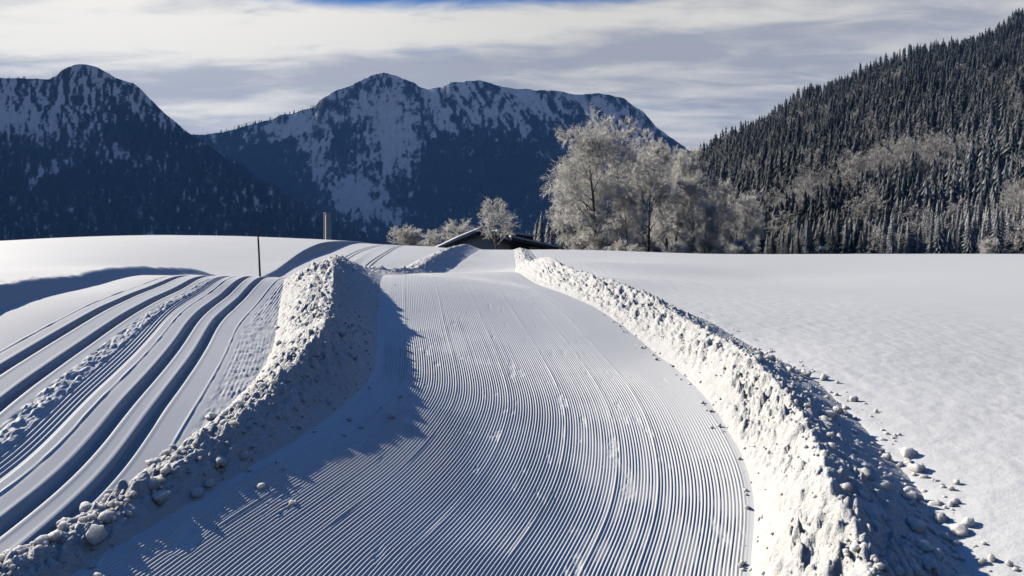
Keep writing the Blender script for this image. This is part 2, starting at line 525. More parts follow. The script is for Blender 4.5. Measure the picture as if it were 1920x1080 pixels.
def classic_lane():
    Y = rows(Y0, Y1, .0058, .013)[:, None]
    mr, ml = MR(Y), ML(Y)
    segs = []
    right = np.maximum(mr + .62, LB(Y) + .2)
    knots = [(LE(Y) - .45, 18), (ml - .5, 110), (ml + .32, 76), (mr - .48, 130), (mr + .52, 36), (right, 0)]
    for (a, n), (b, _) in zip(knots[:-1], knots[1:]):
        s = np.linspace(0, 1, n, endpoint=False)[None]
        segs.append(a + (b - a) * s)
    segs.append(knots[-1][0] + Y * 0)
    X = np.concatenate(segs, 1)
    Yb = np.broadcast_to(Y, X.shape)
    Z = base(X, Yb)
    wob = .004 * fbm(Yb * .7, Yb * 0 + 3, 71, 2)
    dr, dl = X - mr + wob, X - ml + wob
    Z = Z + .010 * fbm(X * .7, Yb * .4, 72, 3)
    for d, g in ((dr, .128), (dl, .16)):
        for s in (-1, 1):
            Z += track_groove(d - s * g)
            Z += .003 * np.exp(-((np.abs(d - s * g) - .075) / .014) ** 2)
    # the thin steps pressed by the edges of the track setter
    for d, off in ((dl, -.37), (dr, -.35), (dr, .40)):
        e = d - off + .004 * fbm(Yb * 4, Yb * 0 + off, 73, 2)
        Z += .006 * np.exp(-(e / .009) ** 2) * (1 + 1.2 * fbm(X * 9, Yb * 3, 74, 2)) - .002 * np.exp(-((e - .02) / .01) ** 2)
    # rough strip and corduroy between the pairs
    a, b = ml + .30, mr - .42
    t = (X - a) / (b - a)
    rough = sst(t, .02, .12) * (1 - sst(t, .42, .55))
    fade = 1 - .75 * sst(Yb, 10.5, 14)
    Z += rough * fade * (.75 * .045 * bumps(X, Yb, .045, 75, .7) + .025 * fbm(X * 16, Yb * 10, 76, 3))
    cord = sst(t, .42, .5) * (1 - sst(t, .93, .98))
    Z += cord * .006 * np.sin(2 * np.pi * (X - b) / .038) - cord * .012
    # worn corduroy on the far side, against the bank
    t2 = (dr - .46) / .5
    c2 = sst(t2, 0, .15)
    Z += c2 * (.0035 * np.sin(2 * np.pi * dr / .04) * sst(fbm(X * 2, Yb * 2, 77, 2), -.2, .1) + .45 * .035 * bumps(X, Yb, .035, 78, .4) + .012 * fbm(X * 14, Yb * 10, 79, 3))
    me = mesh_np('classic_trail', np.stack([X, Yb, Z], -1).reshape(-1, 3), [grid_faces(*X.shape)], M_SNOW)
    return tag(link('classic_trail', me), kind='structure')


BANK_F = {'mid': .53, 'out': .38}


def bank_z(which, X, Y):
    """height of a bank's surface, lumps left out"""
    a, b, h, c = (LB(Y), SL(Y), LBH(Y), BANK_F['mid']) if which == 'mid' else (SR(Y), RO(Y), RBH(Y), BANK_F['out'])
    s = (X - a) / (b - a)
    l = np.clip((c - s) / c, 0, 1)
    r = np.clip((s - c) / (1 - c), 0, 1)
    lee = np.clip(1 - r, 0, 1) ** 1.25
    if which == 'mid':       # the low stretch by the photographer is a rounded heap
        lee = lee + ((1 - r ** 1.5) - lee) * (1 - sst(Y, 5.5, 8))
    p = np.where(s < c, 1 - l ** 1.2, lee)
    return base(X, Y) + h * p - .03 * (1 - p) - np.maximum(0, np.abs(s - .5) - .5) * .5, p, s


def bank(which):
    Y = rows(Y0, Y1, .0043, .012)[:, None]
    a, b = (LB(Y), SL(Y)) if which == 'mid' else (SR(Y), RO(Y))
    rough_edge = .10 * fbm(Y * 2.2, Y * 0 + 4, 81, 3)
    t = np.linspace(-.06, 1.06, 160)[None]
    X = a + (b - a) * t + rough_edge * np.sin(np.pi * np.clip(t, 0, 1))
    Yb = np.broadcast_to(Y, X.shape)
    Z, p, s = bank_z(which, X, Yb)
    wob = 1 + .35 * fbm(X * .9, Yb * .8, 82, 3)
    Z = Z + (wob - 1) * .35 * p * (LBH(Y) if which == 'mid' else RBH(Y))
    m = np.clip(p * 1.6, 0, 1)
    big = .5 + fbm(X * 1.3, Yb * 1.1, 83, 2)
    if which == 'mid':
        lum = (1.0 * .15 * bumps(X, Yb, .15, 84, .55) * np.clip(big, .1, 1) + .95 * .075 * bumps(X, Yb, .075, 85, .75) + .7 * .035 * bumps(X, Yb, .035, 86, .8) + .05 * fbm(X * 8, Yb * 8, 95, 4))
        shade_side = sst(s, .5, .62)
        lum *= 1 - .45 * shade_side * sst(Yb, 7.5, 10)
    else:
        lit = 1 - sst(s, .3, .42)
        lum = lit * 1.5 * (.02 * fbm(X * 24, Yb * 20, 98, 3) + .8 * .06 * bumps(X * .8 + Yb * .3, Yb * .75 - X * .3, .06, 87, .75) + .7 * .03 * bumps(X, Yb, .03, 88, .8) + .45 * .14 * bumps(X, Yb, .14, 89, .25) - .6 * .1 * bumps(X, Yb, .1, 93, .22) + .05 * fbm(X * 9 + Yb * 4, Yb * 7 - X * 4, 94, 4))
        lum += (1 - lit) * (1.0 * .13 * bumps(X, Yb, .13, 90, .6) * np.clip(big + .2, .2, 1) + .95 * .065 * bumps(X, Yb, .065, 91, .75) + .8 * .03 * bumps(X, Yb, .03, 96, .7) + .04 * fbm(X * 9, Yb * 9, 97, 4))
    # packed stretches, rubble stretches and a few slabs
    lum *= np.clip(.95 + 1.5 * fbm(X * .9, Yb * .75, 99, 3), .35, 1.5)
    lum += .5 * .28 * np.minimum(bumps(X, Yb, .28, 120, .16, .2, .42), .16) * (1 - .6 * sst(Yb, 9, 14))
    Z += m * lum + m * .03 * fbm(X * 5, Yb * 5, 92, 4) - .015 * m
    me = mesh_np('snow_bank', np.stack([X, Yb, Z], -1).reshape(-1, 3), [grid_faces(*X.shape)], M_BANK)
    return link('snow_bank', me)


def field_left():
    Y = rows(Y0, Y1, .0075, .012)[:, None]
    d = np.concatenate([np.linspace(-.04, .7, 60), .7 + np.geomspace(.02, 90, 150)])[None]
    X = LE(Y) - d
    Yb = np.broadcast_to(Y, X.shape)
    h = CUT(Y)
    prof = sst(d, 0.0, .30) * (1 - .9 * sst(d, 6, 30))
    Z = base(X, Yb) + h * prof - .05 * (1 - sst(d, -.04, .08))
    near = np.exp(-((d - .38) / .16) ** 2)
    Z += near * (.03 * fbm(X * 4, Yb * 3.2, 101, 4) + .35 * .05 * bumps(X, Yb, .05, 102, .5)) * np.clip(1.2 - Yb / 45, .1, 1)
    Z += sst(d, .4, 1.5) * (.02 * fbm(X * .35, Yb * .25, 103, 3) + .004 * fbm(X * 5, Yb * 5, 104, 3))
    me = mesh_np('snow_field', np.stack([X, Yb, Z], -1).reshape(-1, 3)[:, :], [grid_faces(*X.shape)[:, ::-1]], M_FIELD)
    return tag(link('snow_field', me), kind='structure')


def field_right():
    Y = rows(Y0, Y1, .0055, .013)[:, None]
    d = np.concatenate([np.linspace(-.5, 4.5, 180), 4.5 + np.geomspace(.03, 110, 110)])[None]
    X = RO(Y) + d
    Yb = np.broadcast_to(Y, X.shape)
    Z = base(X, Yb) - .06 * (1 - sst(d, -.35, -.05))
    Z += .014 * fbm(X * .4, Yb * .3, 111, 3) + .009 * fbm(X * 6, Yb * 5.5, 112, 4, .66)
    Z += .22 * .05 * bumps(X, Yb, .05, 113, .22) * sst(fbm(X * .8, Yb * .8, 114, 2), -.1, .3)
    me = mesh_np('snow_field', np.stack([X, Yb, Z], -1).reshape(-1, 3), [grid_faces(*X.shape)], M_FIELD)
    return tag(link('snow_field', me), kind='structure')


def valley_ground():
    ang = np.radians(np.linspace(-180, 180, 241))[None]
    r = np.concatenate([[0.0], np.geomspace(2, 9000, 130)])[:, None]
    X, Y = r * np.sin(ang), r * np.cos(ang)
    b = base(X, np.maximum(Y, 2.0))
    zin = b - .55
    zout = -1.6 + .8 * fbm(X / 60, Y / 60, 121, 3) * sst(r, 150, 400)
    w = sst(r, 80, 125)
    back = sst(-Y, -2, 8)
    Z = (zin * (1 - back) + np.minimum(zin, -.6) * back) * (1 - w) + zout * w
    me = mesh_np('ground', np.stack([X, Y, Z], -1).reshape(-1, 3), [grid_faces(*X.shape)[:, ::-1]], M_FIELD)
    return tag(link('ground', me), kind='structure')


valley_ground()
skating_lane()
classic_lane()
field_left()
field_right()
bank_mid = bank('mid')
tag(bank_mid, 'lumpy ploughed snow ridge winding between the corduroy trail and the twin ski tracks', 'snow bank', 'ploughed snow banks along the trails')
bank_out = bank('out')
tag(bank_out, 'sunlit wall of ploughed snow between the corduroy trail and the wide untouched field', 'snow bank', 'ploughed snow banks along the trails')
# ------------------------------------------------------------------ the valley's air
def haze():
    V, F = [], []
    x0, x1, y0, y1, z0, z1 = -9500, 9500, -9500, 9500, -45, 1500
    V = [(x, y, z) for z in (z0, z1) for y in (y0, y1) for x in (x0, x1)]
    F = [(0, 2, 3, 1), (4, 5, 7, 6), (0, 1, 5, 4), (2, 6, 7, 3), (0, 4, 6, 2), (1, 3, 7, 5)]
    me = bpy.data.meshes.new('haze')
    me.from_pydata(V, [], F)
    m = bpy.data.materials.new('thin_blue_air')
    m.use_nodes = True
    nt = m.node_tree
    nt.nodes.clear()
    out = nt.nodes.new('ShaderNodeOutputMaterial')
    pv = nt.nodes.new('ShaderNodeVolumePrincipled')
    pv.inputs['Color'].default_value = (.13, .38, 1.0, 1)
    pv.inputs['Density'].default_value = HAZE_DENSITY
    nt.links.new(pv.outputs[0], out.inputs['Volume'])
    me.materials.append(m)
    return tag(link('haze', me), kind='stuff')


HAZE_DENSITY = 4.2e-5
haze()
# ------------------------------------------------------------------ mountains and the wooded hill
def px_to(u, v, Y):
    """survey helper: a bearing and height angle measured from the trail, taken out to the distance Y"""
    return (u - 960) / 1450 * Y, Y, EYE - (v - 460) / 1450 * Y


def blob(u, v, cu, cv, ru, rv, rot=0.0):
    c, s = math.cos(R(rot)), math.sin(R(rot))
    du, dv = u - cu, v - cv
    a, b = (du * c + dv * s) / ru, (-du * s + dv * c) / rv
    return np.exp(-(a * a + b * b))


M_MOUNT = attr_mat('mountain_rock_and_snow', 'snow', [(0.0, (.03, .038, .048)), (.36, (.055, .065, .078)), (.51, (.21, .225, .25)), (.62, (.60, .62, .65)), (1.0, (.74, .77, .82))],
                   noise=(1.0, .75, (.05, .03, .018)))
_nt = M_MOUNT.node_tree          # crags, gullies and tree clumps too small for the mesh
_bp = _nt.nodes.new('ShaderNodeBump')
_bp.inputs['Strength'].default_value = .9
_bp.inputs['Distance'].default_value = 14.0
_tn = [n for n in _nt.nodes if n.type == 'TEX_NOISE'][0]
_nt.links.new(_tn.outputs['Fac'], _bp.inputs['Height'])
_nt.links.new(_bp.outputs['Normal'], _nt.nodes['Principled BSDF'].inputs['Normal'])
M_FLOOR = attr_mat('forest_floor', 'snow', [(0.0, (.03, .035, .035)), (1.0, (.3, .31, .33))], noise=(.05, .6))


def mountain(name, sky, crest, snow_fn, nu, ns, relief, seed, gexp=1.0, broad=7, steep=.72):
    sk = np.array(sky, float)
    u = np.linspace(sk[0, 0], sk[-1, 0], nu)[None]
    vs = np.interp(u, sk[:, 0], sk[:, 1])
    rag = 1.3
    vs = vs + rag * (3.0 * fbm(u / 22, u * 0 + seed, seed, 4))
    s = np.concatenate([np.linspace(0, 1, ns), [1.06, 1.2, 1.45]])[:, None]
    Yc = np.interp(u, [p[0] for p in crest], [p[1] for p in crest])
    zc = EYE + (460 - vs) / 1450 * Yc
    kw = np.hanning(2 * (nu // 9) + 1)
    zs0 = np.convolve(np.pad(zc[0], nu // 9, mode='edge'), kw / kw.sum(), mode='valid')[None]
    Yf = Yc - np.maximum(40, steep * (zs0 + 30))      # steep all the way down
    Y = Yf + (Yc - Yf) * s
    g = np.where(s <= 1, np.clip(s, 0, 1) ** gexp, 1 - (s - 1) * 1.3)
    X = (u - 960) / 1450 * Y
    zs = zc[0].copy()          # broad mass below, the outline's detail only towards the top
    kw = np.hanning(2 * (nu // broad) + 1)
    zs = np.convolve(np.pad(zs, nu // broad, mode='edge'), kw / kw.sum(), mode='valid')[None]
    wtop = np.clip(s, 0, 1) ** 7
    zc = np.minimum(zs, zc * 1.03) * (1 - wtop) + zc * wtop
    env = np.clip(np.sin(np.pi * np.clip(s, 0, 1) ** 1.2), 0, 1)
    ridg = 1 - 2.2 * np.abs(fbm(X / 330 + .25 * fbm(X / 200, Y / 200, seed + 5, 3), Y / 900 + seed, seed + 1, 4))
    n2 = fbm(X / 90, Y / 160, seed + 2, 4)
    Z = -30 + (zc + 30) * g + env * relief * (ridg - .6) + np.clip(env + .12, 0, 1) * relief * .22 * n2
    uu = u + 0 * s
    vv = 460 - (Z - EYE) / Y * 1450
    att = snow_fn(uu, vv, X, Y, s)
    me = mesh_np(name, np.stack([X, Y, Z], -1).reshape(-1, 3), [grid_faces(*X.shape)], M_MOUNT, attrs={'snow': att.ravel()})
    return tag(link(name, me), kind='structure')


def streak(u, v, seed, du=9, dv=26):
    return fbm(u / du, v / dv, seed, 5, .62)


def snow_left(u, v, X, Y, s):
    tree = .5 + 1.2 * streak(u, v, 301, 5, 17)
    top = sst(v, 275, 205)
    a = .19 + .43 * top
    a += .45 * blob(u, v, 85, 240, 85, 26, 12) + .25 * blob(u, v, 10, 225, 60, 40)
    a += .62 * blob(u, v, 95, 318, 45, 13, -30) + .40 * blob(u, v, 235, 292, 55, 16, 8)
    a -= .40 * blob(u, v, 255, 235, 60, 34, 28) + .25 * blob(u, v, 150, 340, 120, 25)
    a -= .15 * blob(u, v, 165, 175, 60, 30)
    a += .10 * blob(u, v, 520, 360, 90, 40)
    a += (tree - .5) * (.6 + .35 * top) + .18 * streak(u, v, 303, 18, 12)
    a += .20 * sst(v, 150, 120) * (u < 330) - .10
    return np.clip(a + .05, 0, 1)


def snow_mid(u, v, X, Y, s):
    top = sst(v, 300, 190)
    a = .31 + .34 * top
    a += .75 * blob(u, v, 742, 275, 42, 66, -14) + .65 * blob(u, v, 588, 285, 22, 55, -22)
    a += .5 * blob(u, v, 690, 385, 75, 36, 20) + .30 * blob(u, v, 660, 340, 40, 60)
    a += .35 * blob(u, v, 500, 250, 70, 14, -18)
    a += .30 * blob(u, v, 560, 235, 40, 12, -25) + .22 * blob(u, v, 840, 250, 22, 70, -28)
    a -= .45 * blob(u, v, 950, 330, 110, 62, 8) + .42 * blob(u, v, 825, 350, 46, 85, 10)
    a -= .48 * blob(u, v, 480, 330, 100, 70, 18) + .22 * blob(u, v, 735, 165, 70, 17, 10)
    a -= .22 * blob(u, v, 640, 265, 34, 40, 20) + .25 * blob(u, v, 620, 200, 40, 14, -25)
    a -= .25 * sst(v, 395, 440)
    diag = fbm((u - v * .75) / 9, (v + u * .3) / 55, 311, 4)
    a += diag * .7 * sst(u, 760, 860) * top + streak(u, v, 312, 6, 14) * (.68 - .05 * top) + .38 * streak(u, v, 313, 22, 16)
    return np.clip(a - .06, 0, 1)


SKY_LEFT = [(-700, 260), (-350, 170), (-120, 150), (0, 146), (60, 149), (92, 150), (103, 141), (118, 128), (140, 121), (160, 121), (185, 127), (215, 145), (250, 155), (275, 178), (298, 200), (330, 230), (355, 250), (395, 276), (425, 297), (450, 306), (480, 331), (515, 346), (545, 371), (580, 386), (615, 408), (650, 420), (690, 440), (730, 462), (800, 520)]
SKY_MID = [(0, 236), (250, 246), (380, 254), (400, 251), (440, 241), (500, 226), (550, 211), (590, 201), (603, 184), (630, 168), (660, 158), (690, 143), (720, 138), (750, 146), (775, 155), (800, 166), (826, 163), (845, 153), (870, 152), (900, 151), (950, 165), (1000, 170), (1040, 170), (1090, 176), (1140, 176), (1170, 184), (1200, 205), (1230, 238), (1265, 264), (1300, 288), (1345, 316), (1420, 350), (1560, 400)]
mountain('mountain', SKY_MID, [(0, 4300), (720, 4300), (1560, 3900)], snow_mid, 520, 210, 32, 210, 1.0)
mountain('mountain', SKY_LEFT, [(-700, 3000), (100, 3000), (400, 2950), (800, 2950)], snow_left, 420, 170, 18, 220, 1.0, 3, .85)

# wooded hill on the right: it carries on round the valley beyond the picture
HSKY = np.array([(1180, 462), (1240, 425), (1300, 318), (1340, 288), (1440, 238), (1500, 190), (1590, 152), (1700, 108), (1800, 92), (1860, 66), (1920, 32), (2100, -40), (2400, -110), (3000, -60), (4200, 40)], float)


def hill_geom(u):
    yc = np.interp(u, [1180, 1300, 1920, 2400], [560, 690, 1050, 1050])
    yf = np.interp(u, [1180, 1300, 1500, 1920, 3000], [330, 300, 250, 215, 200])
    v = np.interp(u, HSKY[:, 0], HSKY[:, 1])
    zc = EYE + (460 - v) / 1450 * yc
    return yf, yc, zc


def hill_z(u, s, X, Y):
    yf, yc, zc = hill_geom(u)
    g = np.where(s <= 1, np.clip(s, 0, 1) ** 1.12, 1 - (s - 1) * .25)
    return -1.2 + (zc + 1.2) * g + 9 * fbm(X / 70, Y / 90, 231, 3) * np.clip(s * 6, 0, 1)


def hill():
    u = np.linspace(1180, 4200, 170)[None]
    s = np.concatenate([np.linspace(-.15, 1, 60), [1.1, 1.5, 2.2]])[:, None]
    yf, yc, zc = hill_geom(u)
    Y = yf + (yc - yf) * s
    X = (u - 960) / 1450 * Y
    Z = hill_z(u, s, X, Y) - 3 * (s < 0)
    att = .25 + .5 * fbm(X / 30, Y / 30, 232, 3)
    me = mesh_np('hill', np.stack([X, Y, Z], -1).reshape(-1, 3), [grid_faces(*X.shape)], M_FLOOR, attrs={'snow': att.ravel()})
    return tag(link('hill', me), kind='structure')


hill()


def unseen_hills():
    """unseen hills added round the valley, outside the frame, to block low sky light"""
    ang = np.radians(np.linspace(72, 318, 160))[None]
    s = np.linspace(0, 1.3, 40)[:, None]
    r = 700 + 1500 * s
    X, Y = r * np.sin(ang), r * np.cos(ang)
    prof = np.where(s <= 1, s ** 1.1, 1 - (s - 1))
    zc = 520 + 260 * fbm(ang * 2.2, ang * 0, 241, 3)
    Z = -3 + zc * prof + 50 * fbm(X / 260, Y / 260, 242, 4) * np.clip(s * 3, 0, 1)
    att = .2 + .25 * s + .5 * fbm(X / 120, Y / 120, 243, 4)
    me = mesh_np('unseen_hills', np.stack([X, Y, Z], -1).reshape(-1, 3), [grid_faces(*X.shape)], M_MOUNT, attrs={'snow': np.clip(att, 0, 1).ravel()})
    return tag(link('unseen_hills', me), kind='structure')


unseen_hills()
# ------------------------------------------------------------------ trees
M_CONIFER = attr_mat('conifer_needles_and_frost', 'frost', [(0.0, (.018, .025, .030)), (.2, (.05, .06, .07)), (.5, (.19, .21, .24)), (1.0, (.58, .61, .66))], sss=.25)
M_FROSTWOOD = attr_mat('frosted_wood', 'frost', [(0.0, (.04, .036, .034)), (.3, (.24, .235, .23)), (.5, (.64, .69, .76)), (1.0, (.80, .86, .94))], sss=.25)
M_TANWOOD = attr_mat('bare_hillside_wood', 'frost', [(0.0, (.035, .030, .026)), (.4, (.15, .148, .146)), (.75, (.36, .36, .365)), (1.0, (.62, .625, .64))], sss=.2)
M_BARK = plain_mat('dark_bark', (.035, .03, .028), .95, .4, 3)


def conifer_np(rng, h, w, tiers, spokes, frost, droop=.35):
    """one spruce: whorls of drooping ragged boughs round a stem; returns V, F3, frost"""
    V, F, A = [], [], []
    z0 = .06 * h
    for k in range(tiers):
        f = k / (tiers - 1)
        z = z0 + (h * .97 - z0) * f ** .92
        r = w * (1 - f) ** .74 * rng.uniform(.8, 1.12) + .02 * w
        th = (h - z0) / tiers * 1.9
        off = rng.uniform(0, 6.28)
        fl = frost * rng.uniform(.7, 1.25)
        n0 = len(V)
        V.append((0, 0, z + th * .55))
        A.append(.15 * fl)
        for j in range(spokes):
            a = off + 6.283 * (j + rng.uniform(-.25, .25)) / spokes
            rr = r * rng.uniform(.62, 1.15)
            dz = -droop * rr - th * rng.uniform(.05, .25)
            V.append((rr * math.cos(a), rr * math.sin(a), z + dz))
            A.append(fl * rng.uniform(.75, 1.15))
            a2 = a + 3.1416 / spokes
            r2 = r * rng.uniform(.32, .5)
            V.append((r2 * math.cos(a2), r2 * math.sin(a2), z - droop * r2 * .6 + th * .05))
            A.append(fl * .25 * rng.uniform(.3, 1.2))
        for j in range(spokes):
            t0, t1 = n0 + 1 + 2 * j, n0 + 2 + 2 * j
            t2 = n0 + 1 + 2 * ((j + 1) % spokes)
            F.append((n0, t0, t1))
            F.append((n0, t1, t2))
    # leader
    n0 = len(V)
    for a in (0, 2.1, 4.2):
        V.append((.012 * h * math.cos(a), .012 * h * math.sin(a), h * .93))
        A.append(.3 * frost)
    V.append((0, 0, h * 1.03))
    A.append(frost)
    F += [(n0, n0 + 1, n0 + 3), (n0 + 1, n0 + 2, n0 + 3), (n0 + 2, n0, n0 + 3)]
    return np.array(V), np.array(F), np.clip(np.array(A), 0, 1)


def tube_mesh(branches, rng):
    """branches: list of (points n x 3, radii n, sides, frost0, frost1)"""
    V, F4, A = [], [], []
    n0 = 0
    for P, rad, sides, f0, f1 in branches:
        n = len(P)
        d = np.gradient(P, axis=0)
        d /= np.linalg.norm(d, axis=1)[:, None] + 1e-9
        ref = np.array([0, 0, 1.0]) if abs(d[0, 2]) < .8 else np.array([1.0, 0, 0])
        a = np.cross(d, ref)
        a /= np.linalg.norm(a, axis=1)[:, None] + 1e-9
        b = np.cross(d, a)
        ph = np.arange(sides) * 2 * np.pi / sides
        ring = P[:, None] + rad[:, None, None] * (np.cos(ph)[None, :, None] * a[:, None] + np.sin(ph)[None, :, None] * b[:, None])
        V.append(ring.reshape(-1, 3))
        A.append(np.repeat(np.linspace(f0, f1, n), sides))
        i = np.arange(n - 1)[:, None] * sides + np.arange(sides)[None]
        j = np.arange(n - 1)[:, None] * sides + (np.arange(sides)[None] + 1) % sides
        F4.append(np.stack([i, j, j + sides, i + sides], -1).reshape(-1, 4) + n0)
        n0 += n * sides
    return np.concatenate(V), np.concatenate(F4), np.concatenate(A)


def grow(seed, h, spread, trunk_r, counts, clear=.18, up=.55, twig=.02, frost=1.0, stems=1, levels=4, droop=0.0):
    """bare broadleaf: (trunk branches, crown branches)"""
    rng = np.random.default_rng(seed)
    trunk, crown = [], []

    def path(p, d, length, n, wob, lift):
        pts = [p]
        step = length / (n - 1)
        for k in range(n - 1):
            d = d + rng.normal(0, wob, 3) + np.array([0, 0, lift])
            d = d / np.linalg.norm(d)
            p = p + d * step
            pts.append(p)
        return np.array(pts)

    def kids(P, rad, level, length):
        n = counts[level]
        for k in range(n):
            f = (clear if level == 1 else .22) + (1 - (clear if level == 1 else .22)) * ((k + rng.uniform(.1, .9)) / n)
            x = f * (len(P) - 1)
            i = min(int(x), len(P) - 2)
            p = P[i] + (P[i + 1] - P[i]) * (x - i)
            d = P[i + 1] - P[i]
            d = d / np.linalg.norm(d)
            az = 2.4 * k + rng.uniform(-.5, .5)
            ref = np.array([math.cos(az), math.sin(az), .15 * rng.normal()]) if level == 1 else rng.normal(0, 1, 3) * np.array([1, 1, .7])
            side = ref - d * (ref @ d)
            side = side / (np.linalg.norm(side) + 1e-9)
            ang = (R(rng.uniform(38, 72)) if level == 1 else R(rng.uniform(28, 62)))
            if level == 1:
                ang *= (1.15 - .55 * f)
            dd = d * math.cos(ang) + side * math.sin(ang)
            if level == 1:
                ln = spread * (1.0 - .55 * abs(f - .45)) * rng.uniform(.75, 1.15)
            else:
                ln = length * (rng.uniform(.38, .62) if level < 3 else rng.uniform(.5, .8)) * (1.15 - .5 * f)
            lift = {1: up * .16, 2: up * .08, 3: .0}.get(level, 0) - droop * (level >= 3) * .1
            npts = {1: 6, 2: 5, 3: 4}.get(level, 3)
            Q = path(p, dd, ln, npts, .13 if level < 4 else .2, lift)
            r0 = np.interp(x, np.arange(len(rad)), rad) * {1: .55, 2: .6, 3: .65}.get(level, .8)
            r0 = max(r0, twig)
            rr = np.linspace(r0, max(twig * .7, r0 * .25), npts)
            fr = {1: (.18, .5), 2: (.4, .75), 3: (.6, .95)}.get(level, (.8, 1.0))
            crown.append((Q, rr, 5 if level == 1 else 3, fr[0] * frost, fr[1] * frost))
            if level + 1 < levels + 1 and level + 1 < len(counts):
                kids(Q, rr, level + 1, ln)
    for s in range(stems):
        d0 = np.array([rng.normal(0, .05 + .12 * (stems > 1)), rng.normal(0, .05 + .12 * (stems > 1)), 1.0])
        p0 = np.array([rng.normal(0, .25) * (stems > 1), rng.normal(0, .25) * (stems > 1), 0])
        hh = h * .86 * (rng.uniform(.8, 1.0) if stems > 1 else 1)
        P = path(p0, d0 / np.linalg.norm(d0), hh, 9, .05, .06)
        rad = np.linspace(trunk_r, trunk_r * .12, 9)
        rad[0] *= 1.35
        trunk.append((P, rad, 7, .02, .35 * frost))
        kids(P, rad, 1, hh)
    return trunk, crown, rng


def broadleaf_meshes(name, mat, **kw):
    tr, cr, rng = grow(**kw)
    V, F, A = tube_mesh(tr, rng)
    mt = mesh_np('trunk', V, [F], mat, attrs={'frost': A})
    V, F, A = tube_mesh(cr, rng)
    A = np.clip(A + .12 * np.random.default_rng(1).normal(size=len(A)), 0, 1)
    mc = mesh_np('crown', V, [F], mat, attrs={'frost': A})
    return mt, mc


def plant(name, meshes, loc, rz, sc, label, cat, group=None):
    e = bpy.data.objects.new(name, None)
    COL.objects.link(e)
    e.empty_display_size = .3
    e.location = loc
    e.rotation_euler = (0, 0, rz)
    e.scale = (sc, sc, sc) if isinstance(sc, (int, float)) else sc
    tag(e, label, cat, group)
    for nm, me in zip(('trunk', 'crown'), meshes):
        o = bpy.data.objects.new(nm, me)
        COL.objects.link(o)
        o.parent = e
    return e


def pxu(u, Y):
    return (u - 960) / 1450 * Y


BIG = [broadleaf_meshes('broadleaf', M_FROSTWOOD, seed=s, h=20, spread=sp, trunk_r=.34, counts=(1, c1, 9, 8, 6), clear=cl, up=u, twig=.025, droop=dr)
       for s, sp, c1, cl, u, dr in ((11, 7.2, 17, .12, .5, .5), (12, 7.0, 16, .15, .75, .2), (13, 6.4, 15, .2, .6, .3))]
MIDT = [broadleaf_meshes('small', M_FROSTWOOD, seed=s, h=6.2, spread=3.1, trunk_r=.13, counts=(1, 15, 9, 9), clear=.2, up=.7, twig=.020) for s in (21, 22)]
BUSH = [broadleaf_meshes('bush', M_FROSTWOOD, seed=s, h=2.6, spread=1.5, trunk_r=.035, counts=(1, 7, 6, 5), clear=.1, up=.9, twig=.014, stems=7) for s in (31, 32)]

GRP = 'frosted bare trees in the grove'
grove = [  # u, distance, variant, height factor, label
    (1118, 112, 0, .98, 1.0, 'tall frosted bare tree with wide drooping sunlit boughs standing beside the dark wooden annex'),
    (1163, 122, 1, 1.02, 1.0, 'tallest frosted bare tree rising behind the wide drooping one in the grove'),
    (1088, 128, 2, .80, .9, 'frosted bare tree half hidden behind the wide sunlit one at the house end'),
    (1215, 114, 1, .87, .85, 'frosted bare tree with a dark trunk above the small white bush'),
    (1262, 126, 2, .92, .9, 'frosted bare tree with a rounded top in the middle of the grove'),
    (1300, 118, 0, .64, .8, 'grey bare tree on the shaded side of the grove below the wooded hill'),
    (1345, 132, 1, .66, .9, 'grey bare tree of the grove next to the steep foot of the wooded hill'),
    (1385, 124, 2, .52, .9, 'low grey bare tree at the end of the grove towards the dark conifers'),
    (1180, 106, 2, .55, .9, 'low frosted bare tree in front of the grove with sunlit twigs'),
    (1250, 136, 1, .90, 1.0, 'frosted bare tree at the back of the grove against the mountain edge'),
    (1322, 108, 0, .42, .8, 'short grey bare tree at the snow edge in front of the shaded grove'),
    (1408, 142, 1, .58, .9, 'thin grey bare tree beside the tan hillside thicket'),
]
for i, (u, Y, k, hf, wf, lab) in enumerate(grove):
    plant('bare_tree', BIG[k], (pxu(u, Y), Y, -.8), 1.9 * i + (2.6 if i == 0 else 0), (hf * wf, hf * wf, hf), lab, 'tree', GRP)
# undergrowth in the grove
G2 = 'frosted bushes at the foot of the grove'
rg = random.Random(5)
for i in range(16):
    u = 1085 + i * 21 + rg.uniform(-6, 6)
    Y = rg.uniform(100, 118)
    s = rg.uniform(.8, 1.5)
    plant('bush', BUSH[i % 2], (pxu(u, Y), Y, -.4), i * 1.3, s, 'low frosted bush among the trunks at the foot of the bare grove', 'bush', G2)

plant('bare_tree', MIDT[0], (pxu(930, 95), 95, .95), .4, (1.03, 1.03, 1.0), 'small round frosted tree standing in front of the snowy gabled house', 'tree')
plant('bush', BUSH[0], (pxu(764, 93), 93, 1.35), .4, (1.45, 1.45, 1.05), 'round frosted bush standing alone between the far ski tracks and the house', 'bush')
plant('bare_tree', MIDT[1], (pxu(852, 122), 122, .6), 2.0, (1.1, 1.1, .80), 'frosted tree spreading behind the snowy roof slope of the house', 'tree')
plant('bare_tree', MIDT[1], (pxu(806, 128), 128, .4), 1.0, (.8, .8, .62), 'lower frosted tree between the lone round bush and the house roof', 'tree')
plant('bush', BUSH[1], (pxu(684, 96), 96, 1.6), .4, .32, 'tiny frosted twigs poking over the snow crest beyond the far ski tracks', 'bush')
plant('bush', BUSH[1], (pxu(1269, 99), 99, .3), .9, (.75, .75, .85), 'pale white frosted bush in front of the dark trunks of the grove', 'bush')
